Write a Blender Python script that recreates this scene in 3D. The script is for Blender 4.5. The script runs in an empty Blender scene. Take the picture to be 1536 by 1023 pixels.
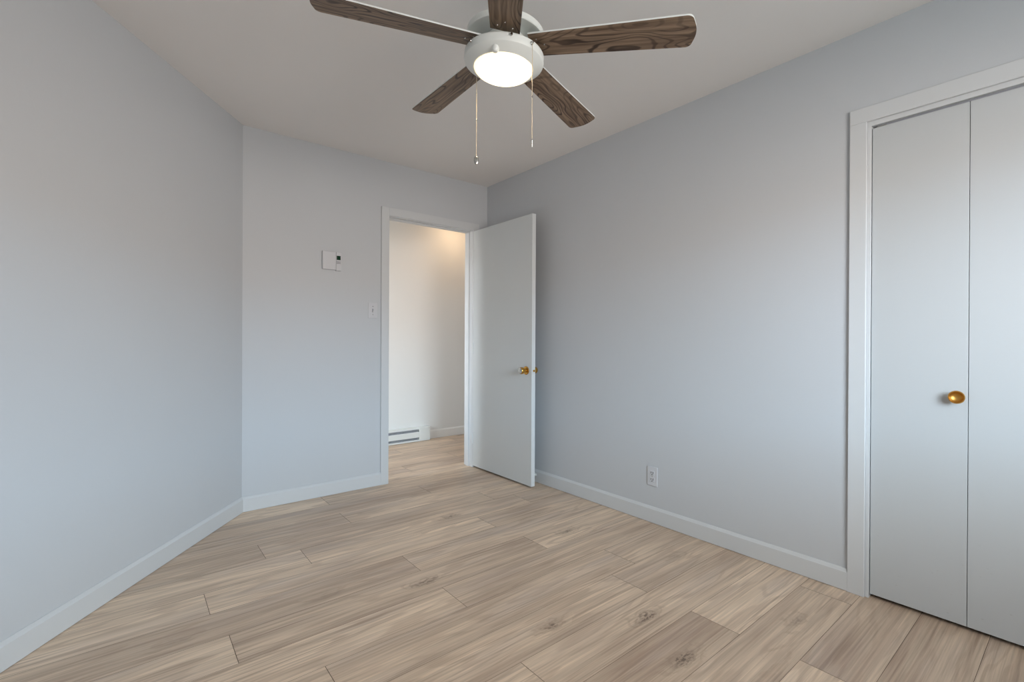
import bpy, bmesh, math, random
from mathutils import Vector, Matrix

# ------------------------------------------------------------------ camera, world, windows' light, exposure
scene = bpy.context.scene
COL = scene.collection
scene.view_settings.view_transform = 'Standard'
scene.view_settings.look = 'None'
scene.view_settings.gamma = 1.0
scene.view_settings.use_curve_mapping = False
scene.view_settings.exposure = 0.0

YAW, PITCH, ROLL, FPX = 0.680946379, -0.00217266, 0.00476904, 713.2294
fwd = Vector((math.sin(YAW) * math.cos(PITCH), math.cos(YAW) * math.cos(PITCH), math.sin(PITCH)))
rgt0 = Vector((math.cos(YAW), -math.sin(YAW), 0)); up0 = rgt0.cross(fwd)
rgt = rgt0 * math.cos(ROLL) + up0 * math.sin(ROLL)
upv = up0 * math.cos(ROLL) - rgt0 * math.sin(ROLL)
cam_data = bpy.data.cameras.new('camera')
cam = bpy.data.objects.new('camera', cam_data); COL.objects.link(cam)
cam_data.sensor_width = 36.0
cam_data.sensor_fit = 'HORIZONTAL'
cam_data.lens = 36.0 * FPX / 1536.0
cam_data.clip_start = 0.02
Mc = Matrix((rgt, upv, -fwd)).transposed().to_4x4()
Mc.translation = Vector((-2.46528, -3.39777, 1.09498))
cam.matrix_world = Mc
scene.camera = cam

# sky: bright above the roof line opposite, dark buildings and ground below it
world = bpy.data.worlds.new('World'); scene.world = world
world.use_nodes = True
wn = world.node_tree.nodes; wl = world.node_tree.links
wn.clear()
w_out = wn.new('ShaderNodeOutputWorld'); w_bg = wn.new('ShaderNodeBackground')
w_tc = wn.new('ShaderNodeTexCoord'); w_sep = wn.new('ShaderNodeSeparateXYZ'); w_ramp = wn.new('ShaderNodeValToRGB')
wl.new(w_tc.outputs['Generated'], w_sep.inputs[0]); wl.new(w_sep.outputs['Z'], w_ramp.inputs[0])
wl.new(w_ramp.outputs[0], w_bg.inputs[0]); wl.new(w_bg.outputs[0], w_out.inputs[0])
SKY_STRENGTH = 33.0
w_bg.inputs[1].default_value = SKY_STRENGTH
w_map = wn.new('ShaderNodeMapRange'); w_map.inputs[1].default_value = -1.0; w_map.inputs[2].default_value = 1.0
wl.new(w_sep.outputs['Z'], w_map.inputs[0]); wl.new(w_map.outputs[0], w_ramp.inputs[0])
cr = w_ramp.color_ramp
while len(cr.elements) > 1: cr.elements.remove(cr.elements[-1])
cr.elements[0].position = 0.0; cr.elements[0].color = (0.10, 0.125, 0.13, 1)
for zz_, c_ in ((-0.42, (0.08, 0.105, 0.115)), (-0.12, (0.50, 0.455, 0.425)), (0.095, (0.52, 0.475, 0.445)), (0.135, (0.71, 0.89, 1.06)),
                (0.28, (0.71, 0.88, 1.03)), (0.40, (0.62, 0.67, 0.70)), (0.55, (0.27, 0.27, 0.265)), (1.0, (0.22, 0.23, 0.24))):
    e = cr.elements.new((zz_ + 1) / 2); e.color = (*c_, 1)

HC = 2.44                                   # ceiling height
WIN = dict(x0=-2.02, x1=-0.72, z0=0.92, z1=2.06, y=-4.30)
HWIN = dict(y0=0.13, y1=0.60, z0=0.55, z1=2.1, x=-2.1)


def portal(name, loc, rot, sx, sy):
    ld = bpy.data.lights.new(name, 'AREA'); ld.shape = 'RECTANGLE'; ld.size = sx; ld.size_y = sy
    ld.cycles.is_portal = True
    o = bpy.data.objects.new(name, ld); COL.objects.link(o); o.location = loc; o.rotation_euler = rot
    return o


portal('window_portal', ((WIN['x0'] + WIN['x1']) / 2, WIN['y'] - 0.06, (WIN['z0'] + WIN['z1']) / 2),
       (math.radians(90), 0, 0), WIN['x1'] - WIN['x0'], WIN['z1'] - WIN['z0'])
portal('hall_window_portal', (HWIN['x'] - 0.06, (HWIN['y0'] + HWIN['y1']) / 2, (HWIN['z0'] + HWIN['z1']) / 2),
       (math.radians(90), 0, math.radians(-90)), HWIN['y1'] - HWIN['y0'], HWIN['z1'] - HWIN['z0'])


# ------------------------------------------------------------------ helpers
def tag(o, label=None, cat=None, group=None, kind=None):
    if label: o['label'] = label
    if cat: o['category'] = cat
    if group: o['group'] = group
    if kind: o['kind'] = kind
    return o


def empty(name, loc=(0, 0, 0), rot=(0, 0, 0), parent=None):
    o = bpy.data.objects.new(name, None); COL.objects.link(o)
    o.empty_display_size = 0.05
    o.location = loc; o.rotation_euler = rot
    if parent: o.parent = parent
    return o


def link_bm(name, bm, mats, parent=None, smooth=False, angle=None):
    me = bpy.data.meshes.new(name)
    bmesh.ops.recalc_face_normals(bm, faces=bm.faces)
    bm.to_mesh(me); bm.free()
    if not isinstance(mats, (list, tuple)): mats = [mats]
    for m in mats: me.materials.append(m)
    if smooth:
        for p in me.polygons: p.use_smooth = True
        me.set_sharp_from_angle(angle=math.radians(angle or 35))
    o = bpy.data.objects.new(name, me); COL.objects.link(o)
    if parent: o.parent = parent
    return o


def add_box(bm, a, b, mat=0, bevel=0.0, seg=2):
    x0, y0, z0 = [min(p, q) for p, q in zip(a, b)]; x1, y1, z1 = [max(p, q) for p, q in zip(a, b)]
    vs = [bm.verts.new(v) for v in ((x0, y0, z0), (x1, y0, z0), (x1, y1, z0), (x0, y1, z0),
                                    (x0, y0, z1), (x1, y0, z1), (x1, y1, z1), (x0, y1, z1))]
    fs = [bm.faces.new([vs[i] for i in f]) for f in ((3, 2, 1, 0), (4, 5, 6, 7), (0, 1, 5, 4), (1, 2, 6, 5), (2, 3, 7, 6), (3, 0, 4, 7))]
    for f in fs: f.material_index = mat
    if bevel > 0:
        es = list({e for f in fs for e in f.edges})
        r = bmesh.ops.bevel(bm, geom=es, offset=bevel, segments=seg, affect='EDGES', profile=0.5)
        for f in r['faces']: f.material_index = mat
    return fs


def box_obj(name, a, b, mat, parent=None, bevel=0.0, seg=2):
    bm = bmesh.new(); add_box(bm, a, b, 0, bevel, seg)
    return link_bm(name, bm, mat, parent)


def add_lathe(bm, prof, seg=48, M=None, mat=0, closed_top=True):
    """prof: list of (r, z). Revolved round local z, then transformed by M."""
    M = M or Matrix.Identity(4)
    rings = []
    for r, z in prof:
        if r < 1e-6:
            rings.append([bm.verts.new(M @ Vector((0, 0, z)))])
        else:
            rings.append([bm.verts.new(M @ Vector((r * math.cos(2 * math.pi * i / seg), r * math.sin(2 * math.pi * i / seg), z))) for i in range(seg)])
    for A, B in zip(rings[:-1], rings[1:]):
        for i in range(seg):
            j = (i + 1) % seg
            if len(A) == 1 and len(B) == 1: continue
            if len(A) == 1: f = bm.faces.new((A[0], B[i], B[j]))
            elif len(B) == 1: f = bm.faces.new((A[i], A[j], B[0]))
            else: f = bm.faces.new((A[i], A[j], B[j], B[i]))
            f.material_index = mat


def lathe_obj(name, prof, mat, parent=None, M=None, seg=48, angle=35):
    bm = bmesh.new(); add_lathe(bm, prof, seg, M)
    return link_bm(name, bm, mat, parent, smooth=True, angle=angle)


def axis_matrix(loc, direction):
    d = Vector(direction).normalized()
    q = Vector((0, 0, 1)).rotation_difference(d)
    return Matrix.Translation(Vector(loc)) @ q.to_matrix().to_4x4()


def extrude_path(name, prof, p0, p1, n, mat, parent=None, m0=0.0, m1=0.0):
    """profile (out, z) swept from p0 to p1; n = outward normal. m0/m1 = mitre: along-shift per unit of out."""
    p0 = Vector((p0[0], p0[1], 0)); p1 = Vector((p1[0], p1[1], 0)); n = Vector((n[0], n[1], 0)).normalized()
    d = (p1 - p0).normalized()
    bm = bmesh.new()
    A = [bm.verts.new(p0 + n * o + d * (m0 * o) + Vector((0, 0, z))) for o, z in prof]
    B = [bm.verts.new(p1 + n * o - d * (m1 * o) + Vector((0, 0, z))) for o, z in prof]
    k = len(prof)
    for i in range(k):
        j = (i + 1) % k
        bm.faces.new((A[i], A[j], B[j], B[i]))
    bm.faces.new(A); bm.faces.new(list(reversed(B)))
    return link_bm(name, bm, mat, parent, smooth=True, angle=25)


# ------------------------------------------------------------------ materials
def new_mat(name):
    m = bpy.data.materials.new(name); m.use_nodes = True
    nt = m.node_tree; b = nt.nodes['Principled BSDF']
    return m, nt, nt.nodes, nt.links, b


def paint(name, col, rough=0.6, bump=0.02, scale=180.0, spec=0.4, blotch=0.015):
    m, nt, N, L, b = new_mat(name)
    tc = N.new('ShaderNodeTexCoord')
    big = N.new('ShaderNodeTexNoise'); big.inputs['Scale'].default_value = 2.3; big.inputs['Detail'].default_value = 4
    L.new(tc.outputs['Object'], big.inputs['Vector'])
    mr = N.new('ShaderNodeMapRange'); mr.inputs[3].default_value = 1 - blotch; mr.inputs[4].default_value = 1 + blotch
    L.new(big.outputs[0], mr.inputs[0])
    mx = N.new('ShaderNodeMix'); mx.data_type = 'RGBA'; mx.blend_type = 'MULTIPLY'; mx.inputs[0].default_value = 1
    mx.inputs[6].default_value = (*col, 1)
    L.new(mr.outputs[0], mx.inputs[7]); L.new(mx.outputs[2], b.inputs['Base Color'])
    fine = N.new('ShaderNodeTexNoise'); fine.inputs['Scale'].default_value = scale; fine.inputs['Detail'].default_value = 3
    L.new(tc.outputs['Object'], fine.inputs['Vector'])
    bp = N.new('ShaderNodeBump'); bp.inputs['Strength'].default_value = bump * 5; bp.inputs['Distance'].default_value = 0.002
    L.new(fine.outputs[0], bp.inputs['Height']); L.new(bp.outputs[0], b.inputs['Normal'])
    b.inputs['Roughness'].default_value = rough; b.inputs['Specular IOR Level'].default_value = spec
    return m


def plain(name, col, rough=0.5, metal=0.0, spec=0.5):
    m, nt, N, L, b = new_mat(name)
    tc = N.new('ShaderNodeTexCoord'); ns = N.new('ShaderNodeTexNoise'); ns.inputs['Scale'].default_value = 35
    L.new(tc.outputs['Object'], ns.inputs['Vector'])
    mr = N.new('ShaderNodeMapRange'); mr.inputs[3].default_value = max(0.02, rough - 0.04); mr.inputs[4].default_value = min(1, rough + 0.04)
    L.new(ns.outputs[0], mr.inputs[0]); L.new(mr.outputs[0], b.inputs['Roughness'])
    b.inputs['Base Color'].default_value = (*col, 1); b.inputs['Metallic'].default_value = metal
    b.inputs['Specular IOR Level'].default_value = spec
    return m


M_WALL = paint('wall_paint', (0.55, 0.568, 0.588), 0.55, 0.03, 140, 0.35)
M_HALL = paint('hall_wall_paint', (0.80, 0.79, 0.76), 0.6, 0.03, 140, 0.3)
M_CEIL = paint('ceiling_paint', (0.84, 0.81, 0.785), 0.8, 0.03, 120, 0.2)
M_TRIM = paint('trim_paint', (0.61, 0.625, 0.635), 0.35, 0.015, 60, 0.5, 0.01)
M_HTRIM = paint('hall_trim_paint', (0.86, 0.85, 0.82), 0.4, 0.015, 60, 0.5, 0.01)
M_DOOR = paint('door_paint', (0.63, 0.655, 0.66), 0.35, 0.012, 40, 0.5, 0.01)
M_WHITE = plain('white_enamel', (0.78, 0.80, 0.77), 0.3)
M_PLASTIC = plain('white_plastic', (0.585, 0.592, 0.615), 0.4)
M_DARK = plain('dark_slot', (0.01, 0.01, 0.012), 0.6)
M_GREY = plain('grey_print', (0.30, 0.31, 0.34), 0.5)
M_LCD = plain('green_lcd', (0.005, 0.035, 0.015), 0.15)
M_BRASS = plain('polished_brass', (0.62, 0.34, 0.07), 0.2, 1.0)
M_BRASS2 = plain('satin_brass', (0.58, 0.31, 0.075), 0.40, 1.0)
M_STEEL = plain('bright_nickel', (0.55, 0.54, 0.52), 0.2, 1.0)
M_FIN = plain('fin_metal', (0.42, 0.45, 0.48), 0.5)
M_CHAIN = plain('chain_metal', (0.80, 0.70, 0.55), 0.3, 0.8)
M_OUT = plain('exterior_siding', (0.5, 0.5, 0.5), 0.8)


def closet_paint():
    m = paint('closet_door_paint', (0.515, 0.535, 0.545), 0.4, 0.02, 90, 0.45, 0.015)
    nt = m.node_tree; N, L = nt.nodes, nt.links; b = N['Principled BSDF']
    src = b.inputs['Base Color'].links[0].from_socket
    tc = N.new('ShaderNodeTexCoord'); mp = N.new('ShaderNodeMapping'); mp.inputs['Scale'].default_value = (1, 18, 34)
    mp.inputs['Rotation'].default_value = (0.35, 0, 0)
    L.new(tc.outputs['Object'], mp.inputs[0])
    vo = N.new('ShaderNodeTexVoronoi'); vo.inputs['Scale'].default_value = 1.0
    L.new(mp.outputs[0], vo.inputs[0])
    r = N.new('ShaderNodeMapRange'); r.inputs[1].default_value = 0.0; r.inputs[2].default_value = 0.09
    r.inputs[3].default_value = 1.0; r.inputs[4].default_value = 0.0
    L.new(vo.outputs['Distance'], r.inputs[0])
    # scuffs only low on the doors
    sp = N.new('ShaderNodeSeparateXYZ'); L.new(tc.outputs['Object'], sp.inputs[0])
    lo = N.new('ShaderNodeMapRange'); lo.inputs[1].default_value = 0.5; lo.inputs[2].default_value = 0.0
    lo.inputs[3].default_value = 0.0; lo.inputs[4].default_value = 0.55
    L.new(sp.outputs['Z'], lo.inputs[0])
    mu = N.new('ShaderNodeMath'); mu.operation = 'MULTIPLY'; L.new(r.outputs[0], mu.inputs[0]); L.new(lo.outputs[0], mu.inputs[1])
    mx = N.new('ShaderNodeMix'); mx.data_type = 'RGBA'; L.new(mu.outputs[0], mx.inputs[0])
    L.new(src, mx.inputs[6]); mx.inputs[7].default_value = (0.30, 0.29, 0.28, 1)
    L.new(mx.outputs[2], b.inputs['Base Color'])
    return m


M_CLOSET = closet_paint()

KNOTS = [(-1.417, -1.486, 1.0), (-1.194, -2.081, 0.9), (-0.860, -2.274, 1.1), (-0.973, -2.502, 1.1), (-0.909, -0.876, 0.9),
         (-0.504, -1.483, 0.9), (-1.806, -1.320, 0.6), (-0.717, -2.702, 0.5), (-2.333, -1.311, 0.6), (-1.25, -0.50, 0.4),
         (-0.42, -2.66, 0.7), (-0.30, -2.05, 0.6)]


def floor_mat():
    m, nt, N, L, b = new_mat('oak_laminate')

    def math_(op, a, bb=None, c=None):
        n = N.new('ShaderNodeMath'); n.operation = op
        for i, v in enumerate((a, bb, c)):
            if v is None: continue
            if isinstance(v, (int, float)): n.inputs[i].default_value = v
            else: L.new(v, n.inputs[i])
        return n.outputs[0]

    uv = N.new('ShaderNodeUVMap'); uv.uv_map = 'plank'
    att = N.new('ShaderNodeAttribute'); att.attribute_name = 'plank_tone'
    tc = N.new('ShaderNodeTexCoord')
    su = N.new('ShaderNodeSeparateXYZ'); L.new(uv.outputs[0], su.inputs[0])
    # knots, placed on the planks
    so = N.new('ShaderNodeSeparateXYZ'); L.new(tc.outputs['Object'], so.inputs[0])
    wob = N.new('ShaderNodeTexNoise'); wob.inputs['Scale'].default_value = 22; wob.inputs['Detail'].default_value = 3
    L.new(tc.outputs['Object'], wob.inputs['Vector'])
    wv = math_('MULTIPLY_ADD', wob.outputs[0], 0.9, -0.45)
    total = None
    for kx, ky, s in KNOTS:
        dx = math_('DIVIDE', math_('SUBTRACT', so.outputs['X'], kx), 0.105)
        dy = math_('DIVIDE', math_('SUBTRACT', so.outputs['Y'], ky), 0.042)
        d = math_('SQRT', math_('ADD', math_('MULTIPLY', dx, dx), math_('MULTIPLY', dy, dy)))
        d = math_('ADD', d, wv)
        fall = N.new('ShaderNodeMapRange'); fall.interpolation_type = 'SMOOTHSTEP'
        fall.inputs[1].default_value = 1.3; fall.inputs[2].default_value = 0.0; fall.inputs[3].default_value = 0.0; fall.inputs[4].default_value = s
        L.new(d, fall.inputs[0])
        total = fall.outputs[0] if total is None else math_('MAXIMUM', total, fall.outputs[0])
    # grain: bands across the plank, long along it, warped
    comb = N.new('ShaderNodeCombineXYZ')
    L.new(su.outputs['X'], comb.inputs[0]); L.new(su.outputs['Y'], comb.inputs[1]); L.new(att.outputs['Fac'], comb.inputs[2])
    mp = N.new('ShaderNodeMapping'); mp.inputs['Scale'].default_value = (1.1, 7.0, 17.0); L.new(comb.outputs[0], mp.inputs[0])
    warp = N.new('ShaderNodeTexNoise'); warp.inputs['Scale'].default_value = 1.25; warp.inputs['Detail'].default_value = 2.5
    warp.inputs['Roughness'].default_value = 0.45
    L.new(mp.outputs[0], warp.inputs['Vector'])
    wsum = math_('ADD', math_('MULTIPLY', warp.outputs[0], 10.0), math_('MULTIPLY', su.outputs['Y'], 16.0))
    wsum = math_('ADD', wsum, math_('MULTIPLY', total, 3.0))
    sn = math_('SINE', math_('MULTIPLY', wsum, 4.2))
    rings = N.new('ShaderNodeMapRange'); rings.interpolation_type = 'SMOOTHSTEP'
    rings.inputs[1].default_value = 0.15; rings.inputs[2].default_value = 1.0; rings.inputs[3].default_value = 0; rings.inputs[4].default_value = 1
    L.new(sn, rings.inputs[0])
    # fine fibres
    mp2 = N.new('ShaderNodeMapping'); mp2.inputs['Scale'].default_value = (2.6, 130.0, 40.0); L.new(comb.outputs[0], mp2.inputs[0])
    fib = N.new('ShaderNodeTexNoise'); fib.inputs['Scale'].default_value = 1.0; fib.inputs['Detail'].default_value = 5; fib.inputs['Roughness'].default_value = 0.6
    L.new(mp2.outputs[0], fib.inputs['Vector'])
    mp3 = N.new('ShaderNodeMapping'); mp3.inputs['Scale'].default_value = (0.85, 22.0, 13.0); L.new(comb.outputs[0], mp3.inputs[0])
    st = N.new('ShaderNodeTexNoise'); st.inputs['Scale'].default_value = 1.0; st.inputs['Detail'].default_value = 4; st.inputs['Distortion'].default_value = 0.4
    L.new(mp3.outputs[0], st.inputs['Vector'])
    # cloudy tone inside a plank
    mp4 = N.new('ShaderNodeMapping'); mp4.inputs['Scale'].default_value = (1.6, 5.0, 9.0); L.new(comb.outputs[0], mp4.inputs[0])
    cl = N.new('ShaderNodeTexNoise'); cl.inputs['Scale'].default_value = 1.0; cl.inputs['Detail'].default_value = 2
    L.new(mp4.outputs[0], cl.inputs['Vector'])
    tone = math_('ADD', math_('MULTIPLY', cl.outputs[0], 0.55), math_('MULTIPLY', st.outputs[0], 0.55))
    tone = math_('ADD', tone, math_('MULTIPLY_ADD', att.outputs['Fac'], 0.20, -0.12))
    ramp = N.new('ShaderNodeValToRGB'); L.new(tone, ramp.inputs[0])
    r = ramp.color_ramp
    r.elements[0].position = 0.30; r.elements[0].color = (0.437, 0.317, 0.237, 1)
    r.elements[1].position = 0.80; r.elements[1].color = (0.848, 0.672, 0.507, 1)
    q = r.elements.new(0.46); q.color = (0.578, 0.446, 0.336, 1)
    q = r.elements.new(0.60); q.color = (0.701, 0.545, 0.408, 1)
    # grey-violet clouds
    mg = N.new('ShaderNodeMix'); mg.data_type = 'RGBA'
    gsel = N.new('ShaderNodeMapRange'); gsel.inputs[1].default_value = 0.5; gsel.inputs[2].default_value = 0.72; gsel.inputs[4].default_value = 0.5
    L.new(warp.outputs[0], gsel.inputs[0]); L.new(gsel.outputs[0], mg.inputs[0])
    L.new(ramp.outputs[0], mg.inputs[6]); mg.inputs[7].default_value = (0.553, 0.452, 0.385, 1)
    # rings
    m1 = N.new('ShaderNodeMix'); m1.data_type = 'RGBA'
    rs = math_('MULTIPLY', rings.outputs[0], math_('MULTIPLY_ADD', st.outputs[0], 0.55, 0.0))
    L.new(rs, m1.inputs[0]); L.new(mg.outputs[2], m1.inputs[6]); m1.inputs[7].default_value = (0.398, 0.278, 0.199, 1)
    # fibres
    m2 = N.new('ShaderNodeMix'); m2.data_type = 'RGBA'; m2.blend_type = 'MULTIPLY'; m2.inputs[0].default_value = 1
    fr = N.new('ShaderNodeMapRange'); fr.inputs[1].default_value = 0.25; fr.inputs[2].default_value = 0.75; fr.inputs[3].default_value = 0.74; fr.inputs[4].default_value = 1.22
    L.new(fib.outputs[0], fr.inputs[0]); L.new(m1.outputs[2], m2.inputs[6]); L.new(fr.outputs[0], m2.inputs[7])
    # thin dark pores and streaks
    mp5 = N.new('ShaderNodeMapping'); mp5.inputs['Scale'].default_value = (1.5, 62.0, 21.0); L.new(comb.outputs[0], mp5.inputs[0])
    po = N.new('ShaderNodeTexNoise'); po.inputs['Scale'].default_value = 1.0; po.inputs['Detail'].default_value = 3; po.inputs['Distortion'].default_value = 0.5
    L.new(mp5.outputs[0], po.inputs['Vector'])
    pr = N.new('ShaderNodeMapRange'); pr.inputs[1].default_value = 0.57; pr.inputs[2].default_value = 0.70; pr.inputs[4].default_value = 0.45
    L.new(po.outputs[0], pr.inputs[0])
    mpo = N.new('ShaderNodeMix'); mpo.data_type = 'RGBA'; L.new(pr.outputs[0], mpo.inputs[0]); L.new(m2.outputs[2], mpo.inputs[6])
    mpo.inputs[7].default_value = (0.27, 0.18, 0.13, 1)
    m2 = mpo
    # knots: grey halo and dark broken core
    kh = math_('MULTIPLY', total, 0.42)
    m3 = N.new('ShaderNodeMix'); m3.data_type = 'RGBA'; L.new(kh, m3.inputs[0]); L.new(m2.outputs[2], m3.inputs[6]); m3.inputs[7].default_value = (0.24, 0.17, 0.125, 1)
    core = N.new('ShaderNodeTexNoise'); core.inputs['Scale'].default_value = 75; core.inputs['Detail'].default_value = 2
    mpk = N.new('ShaderNodeMapping'); mpk.inputs['Scale'].default_value = (0.6, 1.2, 1); L.new(tc.outputs['Object'], mpk.inputs[0]); L.new(mpk.outputs[0], core.inputs['Vector'])
    cz = N.new('ShaderNodeMapRange'); cz.inputs[1].default_value = 0.47; cz.inputs[2].default_value = 0.56; L.new(core.outputs[0], cz.inputs[0])
    kt = N.new('ShaderNodeMapRange'); kt.inputs[1].default_value = 0.5; kt.inputs[2].default_value = 1.0; L.new(total, kt.inputs[0])
    kc = math_('MULTIPLY', math_('MULTIPLY', cz.outputs[0], kt.outputs[0]), 0.75)
    m4 = N.new('ShaderNodeMix'); m4.data_type = 'RGBA'; L.new(kc, m4.inputs[0]); L.new(m3.outputs[2], m4.inputs[6]); m4.inputs[7].default_value = (0.12, 0.08, 0.06, 1)
    L.new(m4.outputs[2], b.inputs['Base Color'])
    b.inputs['Roughness'].default_value = 0.48
    b.inputs['Specular IOR Level'].default_value = 0.35
    bp = N.new('ShaderNodeBump'); bp.inputs['Strength'].default_value = 0.12; bp.inputs['Distance'].default_value = 0.001
    L.new(fib.outputs[0], bp.inputs['Height']); L.new(bp.outputs[0], b.inputs['Normal'])
    return m


M_FLOOR = floor_mat()
M_SEAM = plain('plank_seam', (0.10, 0.07, 0.05), 0.8)


def blade_mat():
    m, nt, N, L, b = new_mat('walnut_blade')
    tc = N.new('ShaderNodeTexCoord'); oi = N.new('ShaderNodeObjectInfo')
    sc = N.new('ShaderNodeVectorMath'); sc.operation = 'ADD'
    cmb = N.new('ShaderNodeCombineXYZ')
    mm = N.new('ShaderNodeMath'); mm.operation = 'MULTIPLY'; mm.inputs[1].default_value = 9.0
    L.new(oi.outputs['Random'], mm.inputs[0]); L.new(mm.outputs[0], cmb.inputs[2]); L.new(mm.outputs[0], cmb.inputs[0])
    L.new(tc.outputs['Object'], sc.inputs[0]); L.new(cmb.outputs[0], sc.inputs[1])
    mp = N.new('ShaderNodeMapping'); mp.inputs['Scale'].default_value = (3.0, 11.0, 1.0); L.new(sc.outputs[0], mp.inputs[0])
    wa = N.new('ShaderNodeTexNoise'); wa.inputs['Scale'].default_value = 1.0; wa.inputs['Detail'].default_value = 1.5; wa.inputs['Roughness'].default_value = 0.4
    L.new(mp.outputs[0], wa.inputs['Vector'])
    mu = N.new('ShaderNodeMath'); mu.operation = 'MULTIPLY'; mu.inputs[1].default_value = 105; L.new(wa.outputs[0], mu.inputs[0])
    sn = N.new('ShaderNodeMath'); sn.operation = 'SINE'; L.new(mu.outputs[0], sn.inputs[0])
    line = N.new('ShaderNodeMapRange'); line.interpolation_type = 'SMOOTHSTEP'; line.inputs[1].default_value = 0.35; line.inputs[2].default_value = 1.0
    L.new(sn.outputs[0], line.inputs[0])
    mp2 = N.new('ShaderNodeMapping'); mp2.inputs['Scale'].default_value = (4.0, 90.0, 1.0); L.new(sc.outputs[0], mp2.inputs[0])
    fb = N.new('ShaderNodeTexNoise'); fb.inputs['Scale'].default_value = 1.0; fb.inputs['Detail'].default_value = 5; L.new(mp2.outputs[0], fb.inputs['Vector'])
    ramp = N.new('ShaderNodeValToRGB'); L.new(fb.outputs[0], ramp.inputs[0]); r = ramp.color_ramp
    r.elements[0].position = 0.3; r.elements[0].color = (0.105, 0.062, 0.038, 1)
    r.elements[1].position = 0.72; r.elements[1].color = (0.325, 0.225, 0.150, 1)
    # lines strong in some zones, faint in others
    mp3 = N.new('ShaderNodeMapping'); mp3.inputs['Scale'].default_value = (2.0, 9.0, 1.0); mp3.inputs['Location'].default_value = (4, 2, 0); L.new(sc.outputs[0], mp3.inputs[0])
    zn = N.new('ShaderNodeTexNoise'); zn.inputs['Scale'].default_value = 1.0; L.new(mp3.outputs[0], zn.inputs['Vector'])
    zr = N.new('ShaderNodeMapRange'); zr.inputs[1].default_value = 0.38; zr.inputs[2].default_value = 0.6; zr.inputs[3].default_value = 0.35; zr.inputs[4].default_value = 1.0
    L.new(zn.outputs[0], zr.inputs[0])
    m0 = N.new('ShaderNodeMath'); m0.operation = 'MULTIPLY'; L.new(line.outputs[0], m0.inputs[0]); L.new(zr.outputs[0], m0.inputs[1])
    mx = N.new('ShaderNodeMix'); mx.data_type = 'RGBA'; L.new(m0.outputs[0], mx.inputs[0]); L.new(ramp.outputs[0], mx.inputs[6]); mx.inputs[7].default_value = (0.040, 0.022, 0.014, 1)
    L.new(mx.outputs[2], b.inputs['Base Color'])
    b.inputs['Roughness'].default_value = 0.42; b.inputs['Specular IOR Level'].default_value = 0.4
    return m


M_BLADE = blade_mat()


def glow_mat(name, col, s):
    m, nt, N, L, b = new_mat(name)
    b.inputs['Base Color'].default_value = (0.9, 0.88, 0.82, 1); b.inputs['Roughness'].default_value = 0.5
    b.inputs['Emission Color'].default_value = (*col, 1); b.inputs['Emission Strength'].default_value = s
    return m


def bowl_mat():
    """frosted glass bowl: hottest over the bulb in the middle, cream at the rim"""
    m = glow_mat('lit_frosted_glass', (1.0, 0.78, 0.46), 1.0)
    nt = m.node_tree; N, L = nt.nodes, nt.links; b = N['Principled BSDF']
    tc = N.new('ShaderNodeTexCoord'); sp = N.new('ShaderNodeSeparateXYZ'); L.new(tc.outputs['Object'], sp.inputs[0])
    cb = N.new('ShaderNodeCombineXYZ'); L.new(sp.outputs['X'], cb.inputs[0]); L.new(sp.outputs['Y'], cb.inputs[1])
    ln = N.new('ShaderNodeVectorMath'); ln.operation = 'LENGTH'; L.new(cb.outputs[0], ln.inputs[0])
    mr = N.new('ShaderNodeMapRange'); mr.interpolation_type = 'SMOOTHSTEP'
    mr.interpolation_type = 'LINEAR'
    mr.inputs[1].default_value = 0.108; mr.inputs[2].default_value = 0.0; mr.inputs[3].default_value = 0.0; mr.inputs[4].default_value = 1.0
    L.new(ln.outputs['Value'], mr.inputs[0])
    pw = N.new('ShaderNodeMath'); pw.operation = 'POWER'; pw.inputs[1].default_value = 3.0; L.new(mr.outputs[0], pw.inputs[0])
    ma = N.new('ShaderNodeMath'); ma.operation = 'MULTIPLY_ADD'; ma.inputs[1].default_value = 130.0; ma.inputs[2].default_value = 1.5; L.new(pw.outputs[0], ma.inputs[0])
    L.new(ma.outputs[0], b.inputs['Emission Strength'])
    return m


M_BOWL = bowl_mat()
M_HGLOW = glow_mat('lit_hall_glass', (1.0, 0.68, 0.40), 26.0)

# ------------------------------------------------------------------ the room shell
WT = 0.115
LX = -1.90                                  # corner of back wall and angled wall
LD = Vector((-math.cos(math.radians(52.03)), -math.sin(math.radians(52.03))))
LN = Vector((-LD.y, LD.x))                  # inward normal of the angled wall
if LN.dot(Vector((1, -0.5))) < 0: LN = -LN
LT = 2.2
LM = Vector((LX, 0)) + LD * LT              # where the angled wall meets the side wall
YR = -4.30                                  # rear wall
DX0, DX1 = -0.935, -0.140                   # rough opening of the bedroom door
DZ = 2.045
CY0, CY1 = -4.03, -2.770                    # closet opening
CZ = 2.035
HX0, HX1, HY = -2.1, 1.7, 1.25


def struct(o, label=None, cat=None): return tag(o, label, cat, kind='structure')


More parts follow.
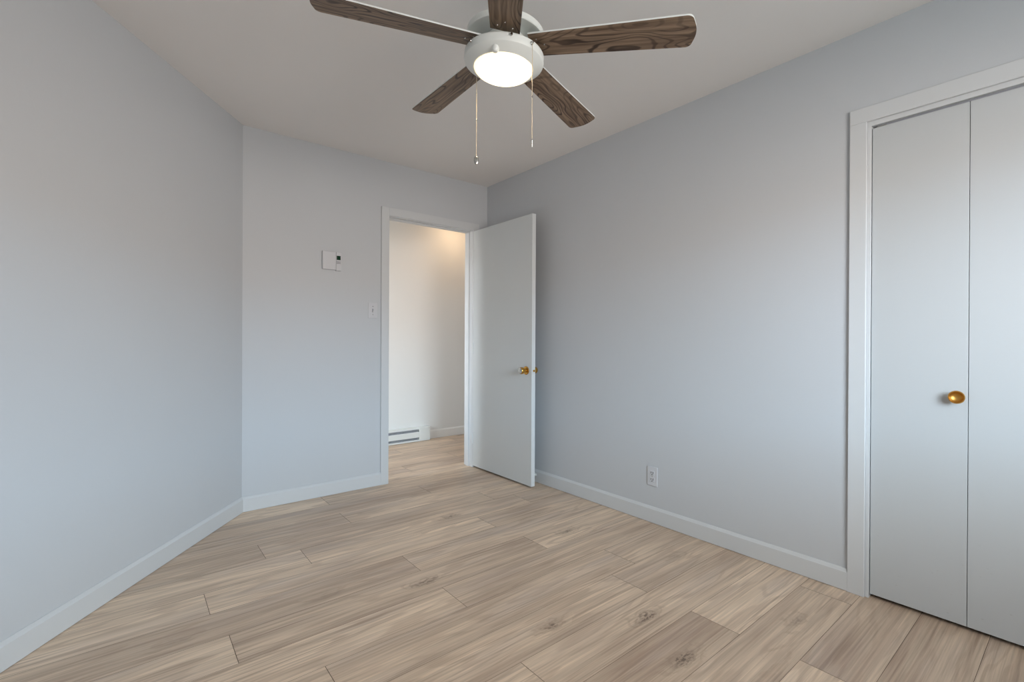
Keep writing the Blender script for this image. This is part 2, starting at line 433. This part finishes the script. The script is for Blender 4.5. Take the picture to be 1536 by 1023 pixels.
# floor: individual planks in one sheet over a dark bed
def build_floor():
    bm = bmesh.new(); uvl = bm.loops.layers.uv.new('plank'); cl = bm.loops.layers.float_color.new('plank_tone')
    rnd = random.Random(7)
    PW, PL, GAP = 0.1965, 1.424, 0.0009
    joints = {0: -1.42, 1: -0.772, 2: -1.423, 3: -0.50, 4: -0.338, 5: -0.782, 6: -1.381, 7: -0.745, 8: -1.38, 9: -0.523, 10: -0.703,
              11: -1.423, 12: -0.686, 13: -0.12, 14: -0.665, 15: -1.2, 16: -0.4, 17: -1.0, -1: -1.15, -2: -0.62, -3: -0.05, -4: -0.9, -5: -0.4, -6: -1.1}
    for k in range(-7, 23):
        y1 = -0.005 - PW * k; y0 = y1 - PW
        x = joints.get(k, rnd.uniform(-1.4, 0)) - 3 * PL
        while x < 2.0:
            x0, x1 = max(x, -3.6), min(x + PL, 1.9)
            if x1 > x0 + 0.01 and y1 > -4.6:
                t = rnd.random(); u0 = rnd.uniform(0, 60); v0 = rnd.uniform(0, 40)
                # a shallow bevel: top face inset, tiny drop at the rim
                co = [(x0 + GAP, y0 + GAP * 0.7), (x1 - GAP, y0 + GAP * 0.7), (x1 - GAP, y1 - GAP * 0.7), (x0 + GAP, y1 - GAP * 0.7)]
                vs = [bm.verts.new((a, b_, 0)) for a, b_ in co]
                f = bm.faces.new(vs); f.material_index = 0
                for lp, (a, b_) in zip(f.loops, co):
                    lp[uvl].uv = (u0 + (a - x), v0 + (b_ - y0)); lp[cl] = (t, t, t, 1)
            x += PL
    vs = [bm.verts.new(v) for v in ((-3.7, -4.6, -0.004), (2.0, -4.6, -0.004), (2.0, 1.5, -0.004), (-3.7, 1.5, -0.004))]
    f = bm.faces.new(vs); f.material_index = 1
    add_box(bm, (-3.7, -4.6, -0.12), (2.0, 1.5, -0.006), 1)
    me = bpy.data.meshes.new('floor'); bm.to_mesh(me); bm.free()
    me.materials.append(M_FLOOR); me.materials.append(M_SEAM)
    o = bpy.data.objects.new('floor', me); COL.objects.link(o)
    return struct(o, 'light oak laminate plank floor running through the room and hallway', 'floor')


build_floor()
struct(box_obj('ceiling', (-3.7, -4.6, HC), (2.0, 1.5, HC + 0.12), M_CEIL), 'plain off-white painted ceiling above the fan', 'ceiling')

# back wall with the doorway
bm = bmesh.new()
add_box(bm, (HX0 - WT, 0, 0), (DX0, WT, HC)); add_box(bm, (DX1, 0, 0), (HX1 + WT, WT, HC)); add_box(bm, (DX0, 0, DZ), (DX1, WT, HC))
struct(link_bm('wall_back', bm, M_WALL), 'light grey wall with the open doorway', 'wall')
# angled left wall, then the straight side wall
bm = bmesh.new()
A = Vector((LX, 0)); o2 = -LN * WT
ring = [A, LM, LM + o2 - Vector((0.0, 0.0)), A + o2 + Vector((0.0, 0.0))]
lo = [bm.verts.new((p.x, p.y, 0)) for p in ring]; hi = [bm.verts.new((p.x, p.y, HC)) for p in ring]
bm.faces.new(lo); bm.faces.new(hi)
for i in range(4):
    j = (i + 1) % 4; bm.faces.new((lo[i], lo[j], hi[j], hi[i]))
struct(link_bm('wall_left', bm, M_WALL), 'light grey angled wall on the left', 'wall')
struct(box_obj('wall_side', (LM.x - WT, YR - WT, 0), (LM.x, LM.y, HC), M_WALL), 'grey side wall beyond the left edge', 'wall')
# right wall with closet opening
bm = bmesh.new()
add_box(bm, (0, CY1, 0), (WT, 0, HC)); add_box(bm, (0, YR - WT, 0), (WT, CY0, HC)); add_box(bm, (0, CY0, CZ), (WT, CY1, HC))
struct(link_bm('wall_right', bm, M_WALL), 'light grey wall on the right with outlet and closet', 'wall')
# closet interior
bm = bmesh.new()
add_box(bm, (0.72, CY0 - 0.2, 0), (0.80, CY1 + 0.2, HC)); add_box(bm, (WT, CY1 + 0.12, 0), (0.72, CY1 + 0.2, HC)); add_box(bm, (WT, CY0 - 0.2, 0), (0.72, CY0 - 0.12, HC))
struct(link_bm('wall_closet', bm, M_WALL), 'inner walls of the closet behind its doors', 'wall')
# rear wall with window
bm = bmesh.new(); W_ = WIN
add_box(bm, (LM.x - WT, YR - WT, 0), (W_['x0'], YR, HC)); add_box(bm, (W_['x1'], YR - WT, 0), (WT, YR, HC))
add_box(bm, (W_['x0'], YR - WT, 0), (W_['x1'], YR, W_['z0'])); add_box(bm, (W_['x0'], YR - WT, W_['z1']), (W_['x1'], YR, HC))
struct(link_bm('wall_rear', bm, M_WALL), 'grey wall with the window behind the camera', 'wall')
bm = bmesh.new()
fx = 0.04
add_box(bm, (W_['x0'], YR - 0.09, W_['z0']), (W_['x0'] + fx, YR - 0.04, W_['z1'])); add_box(bm, (W_['x1'] - fx, YR - 0.09, W_['z0']), (W_['x1'], YR - 0.04, W_['z1']))
add_box(bm, (W_['x0'] + fx, YR - 0.09, W_['z0']), (W_['x1'] - fx, YR - 0.04, W_['z0'] + fx)); add_box(bm, (W_['x0'] + fx, YR - 0.09, W_['z1'] - fx), (W_['x1'] - fx, YR - 0.04, W_['z1']))
wm = (W_['x0'] + W_['x1']) / 2
add_box(bm, (wm - 0.025, YR - 0.085, W_['z0'] + fx), (wm + 0.025, YR - 0.045, W_['z1'] - fx))
struct(link_bm('window_1', bm, M_TRIM), 'white sliding window frame in the rear wall', 'window')
# hallway
bm = bmesh.new()
add_box(bm, (HX0 - WT, HY, 0), (HX1 + WT, HY + WT, HC))
struct(link_bm('wall_hall', bm, M_HALL), 'bright cream hallway wall seen through the doorway', 'wall')
struct(box_obj('wall_hall_end', (HX1, WT, 0), (HX1 + WT, HY, HC), M_HALL), 'end wall of the hallway', 'wall')
bm = bmesh.new(); V = HWIN
add_box(bm, (HX0 - WT, WT, 0), (HX0, V['y0'], HC)); add_box(bm, (HX0 - WT, V['y1'], 0), (HX0, HY, HC))
add_box(bm, (HX0 - WT, V['y0'], 0), (HX0, V['y1'], V['z0'])); add_box(bm, (HX0 - WT, V['y0'], V['z1']), (HX0, V['y1'], HC))
struct(link_bm('wall_hall_window', bm, M_HALL), 'hallway end wall with its window', 'wall')

# baseboards
BB = [(0, 0.0022), (0.0125, 0.0022), (0.0125, 0.082), (0.0105, 0.0845), (0.0095, 0.0865), (0.0075, 0.091), (0.003, 0.096), (0, 0.0965)]
half = math.tan(math.radians((180 - (180 - 52.03)) / 2))
Lp = (LX, 0)
struct(extrude_path('baseboard_back', BB, (LX, 0), (-0.983, 0), (0, -1), M_TRIM, m0=half), 'white baseboard under the light switch', 'baseboard')
struct(extrude_path('baseboard_left', BB, (LM.x, LM.y), (LX, 0), (LN.x, LN.y), M_TRIM, m1=half), 'white baseboard along the angled left wall', 'baseboard')
struct(extrude_path('baseboard_right', BB, (0, 0), (0, -2.7095), (-1, 0), M_TRIM), 'white baseboard along the right wall under the outlet', 'baseboard')
struct(extrude_path('baseboard_side', BB, (LM.x, YR), (LM.x, LM.y), (1, 0), M_TRIM), 'white baseboard on the side wall', 'baseboard')
struct(extrude_path('baseboard_hall', BB, (0.112, HY), (HX1, HY), (0, -1), M_HTRIM), 'white baseboard beside the hallway heater', 'baseboard')

# door trim: casing + jambs
ct = 0.013
t1 = tag(empty('trim_1', (0, 0, 0)), 'white painted casing around the open doorway', 'door trim', kind='structure')
OX0, OX1, OZ = -0.920, -0.155, 2.030       # finished opening
ZC = 2.095
b1 = 0.002
box_obj('casing', (-0.983, -ct, 0), (-0.9215, 0, ZC), M_TRIM, t1, b1)
box_obj('casing', (-0.9215, -ct, 2.034), (-0.1535, 0, ZC), M_TRIM, t1, b1)
box_obj('casing', (-0.1535, -ct, 0), (-0.092, 0, ZC), M_TRIM, t1, b1)
box_obj('jamb', (DX0, 0, 0), (OX0, WT, OZ), M_TRIM, t1, 0.001)
box_obj('jamb', (OX1, 0, 0), (DX1, WT, OZ), M_TRIM, t1, 0.001)
box_obj('jamb', (DX0, 0, OZ), (DX1, WT, DZ), M_TRIM, t1, 0.001)
bm = bmesh.new()
add_box(bm, (OX0, 0.040, 0), (OX0 + 0.010, 0.075, OZ)); add_box(bm, (OX1 - 0.010, 0.040, 0), (OX1, 0.075, OZ)); add_box(bm, (OX0 + 0.01, 0.040, OZ - 0.010), (OX1 - 0.01, 0.075, OZ))
link_bm('stop_strip', bm, M_TRIM, t1)

t2 = tag(empty('trim_2', (0, 0, 0)), 'white painted casing framing the folding closet doors', 'door trim', kind='structure')
box_obj('casing', (-ct, CY1, 0), (0, CY1 + 0.062, 2.034), M_TRIM, t2, b1)
box_obj('casing', (-ct, CY0 - 0.062, 2.034), (0, CY1 + 0.062, 2.098), M_TRIM, t2, b1)
box_obj('casing', (-ct, CY0 - 0.062, 0), (0, CY0, 2.034), M_TRIM, t2, b1)
box_obj('jamb', (0, CY1 - 0.013, 0), (WT, CY1, 2.0145), M_TRIM, t2, 0.001)
box_obj('jamb', (0, CY0, 0), (WT, CY0 + 0.013, 2.0145), M_TRIM, t2, 0.001)
box_obj('jamb', (0, CY0, 2.0145), (WT, CY1, CZ), M_TRIM, t2, 0.001)
bm = bmesh.new(); add_box(bm, (0.020, CY0 + 0.02, 2.0085), (0.042, CY1 - 0.03, 2.0145))
link_bm('track', bm, M_GREY, t2)
box_obj('pivot_bracket', (0.012, CY1 - 0.062, 2.0060), (0.019, CY1 - 0.03, 2.0100), M_STEEL, t2)

# ------------------------------------------------------------------ bedroom door leaf
d1 = tag(empty('door_1', (-0.1365, -0.016, 0.0)), 'plain white slab door standing wide open beside the doorway', 'door', kind='structure')
LXa, LXb = -0.0175, 0.0175                 # leaf thickness about the empty
LY0, LY1 = -0.761, 0.0
leaf = box_obj('door_leaf', (LXa, LY0, 0.0155), (LXb, LY1, 2.026), M_DOOR, d1, 0.0015)
KY, KZ = -0.700, 0.868


def knob_profile(): return [(0, 0), (0.031, 0), (0.0315, 0.003), (0.028, 0.0065), (0.014, 0.010), (0.0115, 0.016), (0.0115, 0.024),
                            (0.0165, 0.029), (0.0230, 0.033), (0.0258, 0.041), (0.0260, 0.050), (0.0245, 0.057), (0.0225, 0.0600), (0.0200, 0.0605)]


for sgn, x in ((-1, LXa), (1, LXb)):
    k = 'door_knob'
    Mx = axis_matrix((x, KY, KZ), (sgn, 0, 0))
    kn = lathe_obj(k, knob_profile(), M_BRASS, d1, Mx, 40, 30)
    kn['label'] = 'polished brass round knob'
    fc = lathe_obj('knob_face', [(0.0215, 0.0597), (0.0208, 0.0618), (0.013, 0.0630), (0.0060, 0.0632), (0.0055, 0.0655), (0, 0.0658)], M_STEEL, kn, Mx, 40, 30)
    fc['label'] = 'silver button face'
lp = box_obj('latch_plate', (-0.012, LY0 - 0.0012, KZ - 0.028), (0.012, LY0 + 0.0005, KZ + 0.028), M_DOOR, d1, 0.0005)
lb = box_obj('latch_bolt', (-0.0065, LY0 - 0.009, KZ - 0.008), (0.0065, LY0 - 0.001, KZ + 0.008), M_BRASS, d1, 0.002)
lb['label'] = 'brass latch bolt'
for hz in (0.25, 1.02, 1.82):
    bm = bmesh.new()
    add_lathe(bm, [(0, -0.045), (0.0055, -0.045), (0.0055, 0.045), (0, 0.045)], 16, Matrix.Translation((LXa - 0.001, 0.006, hz)))
    link_bm('hinge', bm, M_DOOR, d1, smooth=True)

# door stop on the baseboard behind the door
ds = lathe_obj('door_stop', [(0, 0), (0.012, 0), (0.012, 0.004), (0.0055, 0.006), (0.005, 0.044), (0.0085, 0.046), (0.009, 0.056), (0.0075, 0.059), (0, 0.0595)],
               M_WHITE, None, axis_matrix((-0.0125, -0.665, 0.058), (-1, 0, 0)), 24)
tag(ds, 'small white door stop on the baseboard behind the open door', 'door stop')

# ------------------------------------------------------------------ closet folding doors
d2 = tag(empty('door_2', (0.0, -2.7855, 0.0)), 'white folding closet doors with a round brass knob', 'closet door', kind='structure')
PWD = 0.3015
for i in range(4):
    y1 = -i * (PWD + 0.0018) - (0.001 if i >= 2 else 0); y0 = y1 - PWD
    p = box_obj('door_panel', (0.008, y0, 0.017), (0.036, y1, 2.0045), M_CLOSET, d2, 0.0010)
    if i in (0, 3):
        ky = y0 + 0.028 if i == 0 else y1 - 0.028
        kb = lathe_obj('knob', [(0, 0), (0.011, 0), (0.0095, 0.004), (0.0085, 0.012), (0.0115, 0.020), (0.0195, 0.026), (0.0235, 0.0285), (0.0248, 0.0310),
                                (0.0240, 0.0330), (0.0208, 0.0330), (0.0194, 0.0305), (0.0150, 0.0255), (0.0090, 0.0222), (0.0, 0.0210)],
                       M_BRASS2, p, axis_matrix((0.008, ky, 0.886), (-1, 0, 0)), 48, 32)
        kb['label'] = 'round dished brass knob'

# ------------------------------------------------------------------ wall devices
th = tag(empty('thermostat', (-1.354, 0, 1.643)), 'white wall thermostat with a small dark green display', 'thermostat')
box_obj('housing', (-0.062, -0.023, -0.062), (0.030, 0, 0.064), M_PLASTIC, th, 0.003)
box_obj('control_panel', (0.0305, -0.0245, -0.066), (0.067, 0, 0.064), M_PLASTIC, th, 0.003)
l = box_obj('display', (0.0335, -0.0260, 0.009), (0.0605, -0.0240, 0.038), M_LCD, th, 0.0005); l['label'] = 'dark green display'
for r_ in range(2):
    for c_ in range(3):
        bb = box_obj('button', (0.0335 + c_ * 0.0095, -0.0262, -0.008 - r_ * 0.010), (0.0335 + c_ * 0.0095 + 0.007, -0.0240, -0.0015 - r_ * 0.010), M_GREY, th, 0.0006)
        bb['label'] = 'small grey button'

sw = tag(empty('light_switch', (-1.0475, 0, 1.309)), 'white toggle light switch beside the doorway casing', 'light switch')
box_obj('cover_plate', (-0.035, -0.0055, -0.0575), (0.035, 0, 0.0575), M_PLASTIC, sw, 0.0025)
s_ = box_obj('toggle_slot', (-0.0055, -0.0062, -0.0125), (0.0055, -0.0050, 0.0125), M_GREY, sw)
bm = bmesh.new(); add_box(bm, (-0.0038, -0.020, -0.0105), (0.0038, -0.004, -0.002), 0, 0.001)
bmesh.ops.rotate(bm, cent=(0, -0.005, 0), matrix=Matrix.Rotation(math.radians(18), 3, 'X'), verts=bm.verts)
link_bm('toggle', bm, M_PLASTIC, sw, smooth=True)
for z in (0.030, -0.030):
    s_ = lathe_obj('screw', [(0.0034, 0), (0.003, 0.0014), (0, 0.0018)], M_STEEL, sw, axis_matrix((0, -0.0054, z), (0, -1, 0)), 16)

ol = tag(empty('wall_outlet', (0, -1.7085, 0.2775)), 'white double electrical outlet low on the right wall', 'outlet')
box_obj('cover_plate', (-0.0055, -0.0355, -0.058), (0, 0.0355, 0.058), M_PLASTIC, ol, 0.0028)
for z in (0.0195, -0.0195):
    rc = box_obj('socket', (-0.0075, -0.0165, z - 0.0145), (-0.004, 0.0165, z + 0.0145), M_PLASTIC, ol, 0.0045 * 0.35)
    bm = bmesh.new()
    add_box(bm, (-0.0079, -0.0084, z - 0.003), (-0.0070, -0.0050, z + 0.0090)); add_box(bm, (-0.0079, 0.0050, z - 0.002), (-0.0070, 0.0084, z + 0.0080))
    add_lathe(bm, [(0.0032, 0), (0.0032, 0.0009), (0, 0.0009)], 14, axis_matrix((-0.0070, 0, z - 0.0085), (-1, 0, 0)))
    h = link_bm('pin_holes', bm, M_DARK, rc); h['label'] = 'dark pin holes'
lathe_obj('screw', [(0.0032, 0), (0.003, 0.0012), (0, 0.0016)], M_STEEL, ol, axis_matrix((-0.0055, 0, 0), (-1, 0, 0)), 16)

# ------------------------------------------------------------------ hallway heater
ht = tag(empty('baseboard_heater', (0.107, HY, 0.004)), 'white electric baseboard heater on the hallway wall', 'heater')
HL = 1.25; HD = 0.062
bm = bmesh.new()
prof = [(0, 0.0), (-HD + 0.004, 0.0), (-HD, 0.004), (-HD, 0.020)]
add_box(bm, (-HL, -HD + 0.006, 0.000), (0, -0.001, 0.012)); add_box(bm, (-HL, -HD + 0.012, 0.135), (0, -0.001, 0.146)); add_box(bm, (-HL, -0.010, 0.0), (0, -0.001, 0.140))
add_box(bm, (-HL, -HD, 0.000), (0, -HD + 0.005, 0.016)); add_box(bm, (-HL, -HD + 0.006, 0.126), (0, -HD + 0.012, 0.146))
link_bm('back_casing', bm, M_WHITE, ht)
box_obj('front_panel', (-HL + 0.14, -HD - 0.001, 0.041), (-0.132, -HD + 0.004, 0.101), M_WHITE, ht, 0.0015)
for x in (-0.132, -HL):
    box_obj('end_cap', (x, -HD - 0.002, 0.001), (x + (0.132 if x > -1 else 0.14), -0.002, 0.1445), M_WHITE, ht, 0.003)
bm = bmesh.new()
n = 58
for i in range(n):
    x = -HL + 0.15 + i * (HL - 0.29) / n
    add_box(bm, (x, -HD + 0.0045, 0.016), (x + 0.0070, -0.012, 0.128))
fo = link_bm('heating_fins', bm, M_FIN, ht); fo['label'] = 'row of thin metal fins'

# hallway ceiling lamp (its glow shows on the hallway wall)
hl = tag(empty('hall_ceiling_lamp', (0.42, 0.90, HC)), 'small round warm ceiling lamp in the hallway', 'ceiling lamp')
lathe_obj('base', [(0, 0), (0.11, 0), (0.11, -0.018), (0.105, -0.022), (0, -0.022)], M_WHITE, hl)
lathe_obj('lamp_bowl', [(0.098, -0.0225), (0.094, -0.038), (0.075, -0.055), (0.04, -0.066), (0, -0.070)], M_HGLOW, hl)

# ------------------------------------------------------------------ ceiling fan
FC = Vector((-1.3992, -2.0318, 2.1536))
n_ = Vector((0.0386, -0.0463, 1)).normalized()
fx_ = Vector((1, 0, -0.0386)); fx_ = (fx_ - n_ * fx_.dot(n_)).normalized(); fy_ = n_.cross(fx_)
fan = empty('ceiling_fan')
RM = Matrix((fx_, fy_, n_)).transposed()
fan.location = FC; fan.rotation_mode = 'XYZ'; fan.rotation_euler = RM.to_euler('XYZ')
tag(fan, 'white ceiling fan with five dark wood blades and a lit glass bowl', 'ceiling fan')
ct_ = (HC - FC.z)                            # distance to ceiling along the (almost vertical) axis
lathe_obj('canopy', [(0, ct_ + 0.004), (0.066, ct_ + 0.004), (0.066, ct_ - 0.018), (0.058, ct_ - 0.040), (0.030, ct_ - 0.058), (0, ct_ - 0.058)], M_WHITE, fan)
lathe_obj('downrod', [(0, 0.08), (0.0125, 0.08), (0.0125, ct_ - 0.05), (0, ct_ - 0.05)], M_WHITE, fan, None, 24)
lathe_obj('motor_housing', [(0, 0.0355), (0.124, 0.0355), (0.130, 0.0335), (0.1375, 0.0340), (0.1400, 0.0370), (0.1400, 0.052), (0.1375, 0.056), (0.118, 0.066), (0.080, 0.078), (0.030, 0.088), (0.018, 0.10), (0, 0.10)],
          M_WHITE, fan, None, 96, 30)
hub = lathe_obj('rotor_hub', [(0, 0.035), (0.070, 0.035), (0.072, 0.012), (0.072, 0.006), (0.070, -0.012), (0, -0.012)], M_WHITE, fan, None, 64)
# light kit ring, with its thumb screws and switch outlets
ringp = [(0.066, -0.010), (0.075, -0.0215), (0.132, -0.0235), (0.1415, -0.0255), (0.1445, -0.030), (0.1450, -0.048), (0.1430, -0.0545), (0.1385, -0.0580), (0.119, -0.0700), (0.111, -0.0740), (0.107, -0.0735), (0.1045, -0.064)]
lring = lathe_obj('light_ring', ringp, M_WHITE, fan, None, 96, 32)


def on_ring(deg, r, z):
    a = math.radians(deg); return Vector((r * math.cos(a), r * math.sin(a), z))


for a in (241.6, 181.0, 121.6, 1.6):
    d_ = on_ring(a, 1, 0); s_ = lathe_obj('thumb_screw', [(0.0022, -0.002), (0.0022, 0.002), (0.0048, 0.002), (0.0048, 0.006), (0.004, 0.0075), (0, 0.0078)], M_STEEL, lring,
                                         axis_matrix(on_ring(a, 0.1448, -0.036), d_), 16)
    s_['label'] = 'small silver screw'
kn = lathe_obj('switch_cap', [(0, 0.006), (0.0115, 0.006), (0.0125, -0.004), (0.0115, -0.010), (0.008, -0.0145), (0.003, -0.016), (0, -0.016)], M_WHITE, lring,
               Matrix.Translation(on_ring(219, 0.121, -0.0675)), 24)
lathe_obj('lamp_bowl', [(0.1050, -0.066), (0.1075, -0.0725), (0.106, -0.0775), (0.100, -0.0840), (0.088, -0.0915), (0.070, -0.0985), (0.048, -0.1040), (0.024, -0.1070), (0, -0.1080)],
          M_BOWL, fan, None, 72, 60)['label'] = 'glowing frosted glass bowl'

# blades
AZ0 = 304.27
W0, W1, RT = 0.1056, 0.1300, 0.655
TW, DR = -0.1661, -0.030


def blade_outline():
    pts = []
    S0 = 0.098
    w = lambda s: (W0 + (W1 - W0) * (s - 0.15) / 0.47) / 2
    rc = 0.022
    se = RT - 0.010
    pts.append((S0, -w(S0))); pts.append((0.35, -w(0.35)))
    we = w(se)
    n_arc = 7
    for i in range(n_arc + 1):
        a = -math.pi / 2 + (math.pi / 2 - 0.16) * i / n_arc
        pts.append((se - rc + rc * math.cos(a), -we + rc + rc * math.sin(a)))
    for i in range(1, 8):
        t = -1 + 2 * i / 8
        pts.append((RT - 0.0095 * abs(t) ** 2.0, t * (we - rc)))
    for i in range(n_arc + 1):
        a = 0.16 + (math.pi / 2 - 0.16) * i / n_arc
        pts.append((se - rc + rc * math.cos(a), we - rc + rc * math.sin(a)))
    pts.append((0.35, w(0.35))); pts.append((S0, w(S0)))
    return pts


OUT = blade_outline()
TH = 0.0055
SPEC = 0
for k in range(5):
    az = math.radians(AZ0 + 72 * k)
    bm = bmesh.new()
    zz = lambda s, t: TW * t + DR * (s - 0.15)
    lo = [bm.verts.new((s, t, zz(s, t))) for s, t in OUT]
    hi = [bm.verts.new((s, t, zz(s, t) + TH)) for s, t in OUT]
    f = bm.faces.new(lo); f.material_index = 0
    f = bm.faces.new(list(reversed(hi))); f.material_index = 1
    for i in range(len(OUT)):
        j = (i + 1) % len(OUT)
        f = bm.faces.new((lo[i], lo[j], hi[j], hi[i])); f.material_index = 1
    bl = link_bm('fan_blade', bm, [M_BLADE, M_WHITE], fan)
    bl.rotation_euler = (0, 0, az)
    nb = Vector((-DR, -TW, 1)).normalized()
    for (s, t) in ((0.124, -0.026), (0.124, 0.026), (0.148, 0.0)):
        sc = lathe_obj('screw', [(0.0027, 0), (0.0024, 0.0010), (0, 0.0014)], M_STEEL, bl, axis_matrix((s, t, zz(s, t)), -nb), 14)
        sc['label'] = 'small silver screw'

# pull chains, hung plumb in the world: build in world space and bring into the fan's frame
FMinv = (Matrix.Translation(FC) @ RM.to_4x4()).inverted()


def chain(deg, ztop_l, zend, zpend, beads, pend):
    top = Matrix.Translation(FC) @ RM.to_4x4() @ on_ring(deg, 0.151, ztop_l)
    out = lathe_obj('chain_outlet', [(0.0050, -0.008), (0.0060, -0.001), (0.0060, 0.003), (0.0035, 0.005), (0.0035, 0.009), (0, 0.009)], M_STEEL, lring, axis_matrix(on_ring(deg, 0.1455, ztop_l), on_ring(deg, 1, 0)), 16)
    out['label'] = 'silver chain outlet'
    bm = bmesh.new()
    step = 0.0042; z = top.z
    while z > zend:
        M4 = FMinv @ Matrix.Translation((top.x, top.y, z))
        add_lathe(bm, [(0, 0.0017), (0.0013, 0.001), (0.0017, 0), (0.0013, -0.001), (0, -0.0017)], 8, M4)
        add_lathe(bm, [(0.0006, -0.001), (0.0006, -0.0035)], 6, M4)
        z -= step
    ch = link_bm('pull_chain', bm, M_CHAIN, fan, smooth=True, angle=60)
    ch['label'] = 'thin beaded pull chain'
    for zb in beads:
        c_ = lathe_obj('connector', [(0, 0.004), (0.0022, 0.003), (0.0026, 0), (0.0022, -0.003), (0, -0.004)], M_STEEL, ch, FMinv @ Matrix.Translation((top.x, top.y, zb)), 12)
    h = zend - zpend
    if pend == 'disc':
        Mp = FMinv @ Matrix.Translation((top.x, top.y, zend - h / 2)) @ Matrix.Rotation(math.radians(-30), 4, 'Z') @ Matrix.Diagonal((0.0095, 0.0035, h / 2, 1))
        pr = [(math.sin(math.pi * i / 10) * (1 if 0 < i < 10 else 0), math.cos(math.pi * i / 10)) for i in range(11)]
        lathe_obj('pendant', pr, M_STEEL, ch, Mp, 24, 60)['label'] = 'oval silver pendant'
    else:
        lathe_obj('pendant', [(0, 0), (0.0028, -0.002), (0.0030, -0.006), (0.0016, -0.009), (0.0014, -h + 0.002), (0, -h)], M_STEEL, ch, FMinv @ Matrix.Translation((top.x, top.y, zend)), 14)['label'] = 'slim silver pendant'


chain(272.0, -0.040, 1.779, 1.750, (1.923,), 'slim')
chain(96.6, -0.040, 1.806, 1.771, (2.045, 1.945), 'disc')
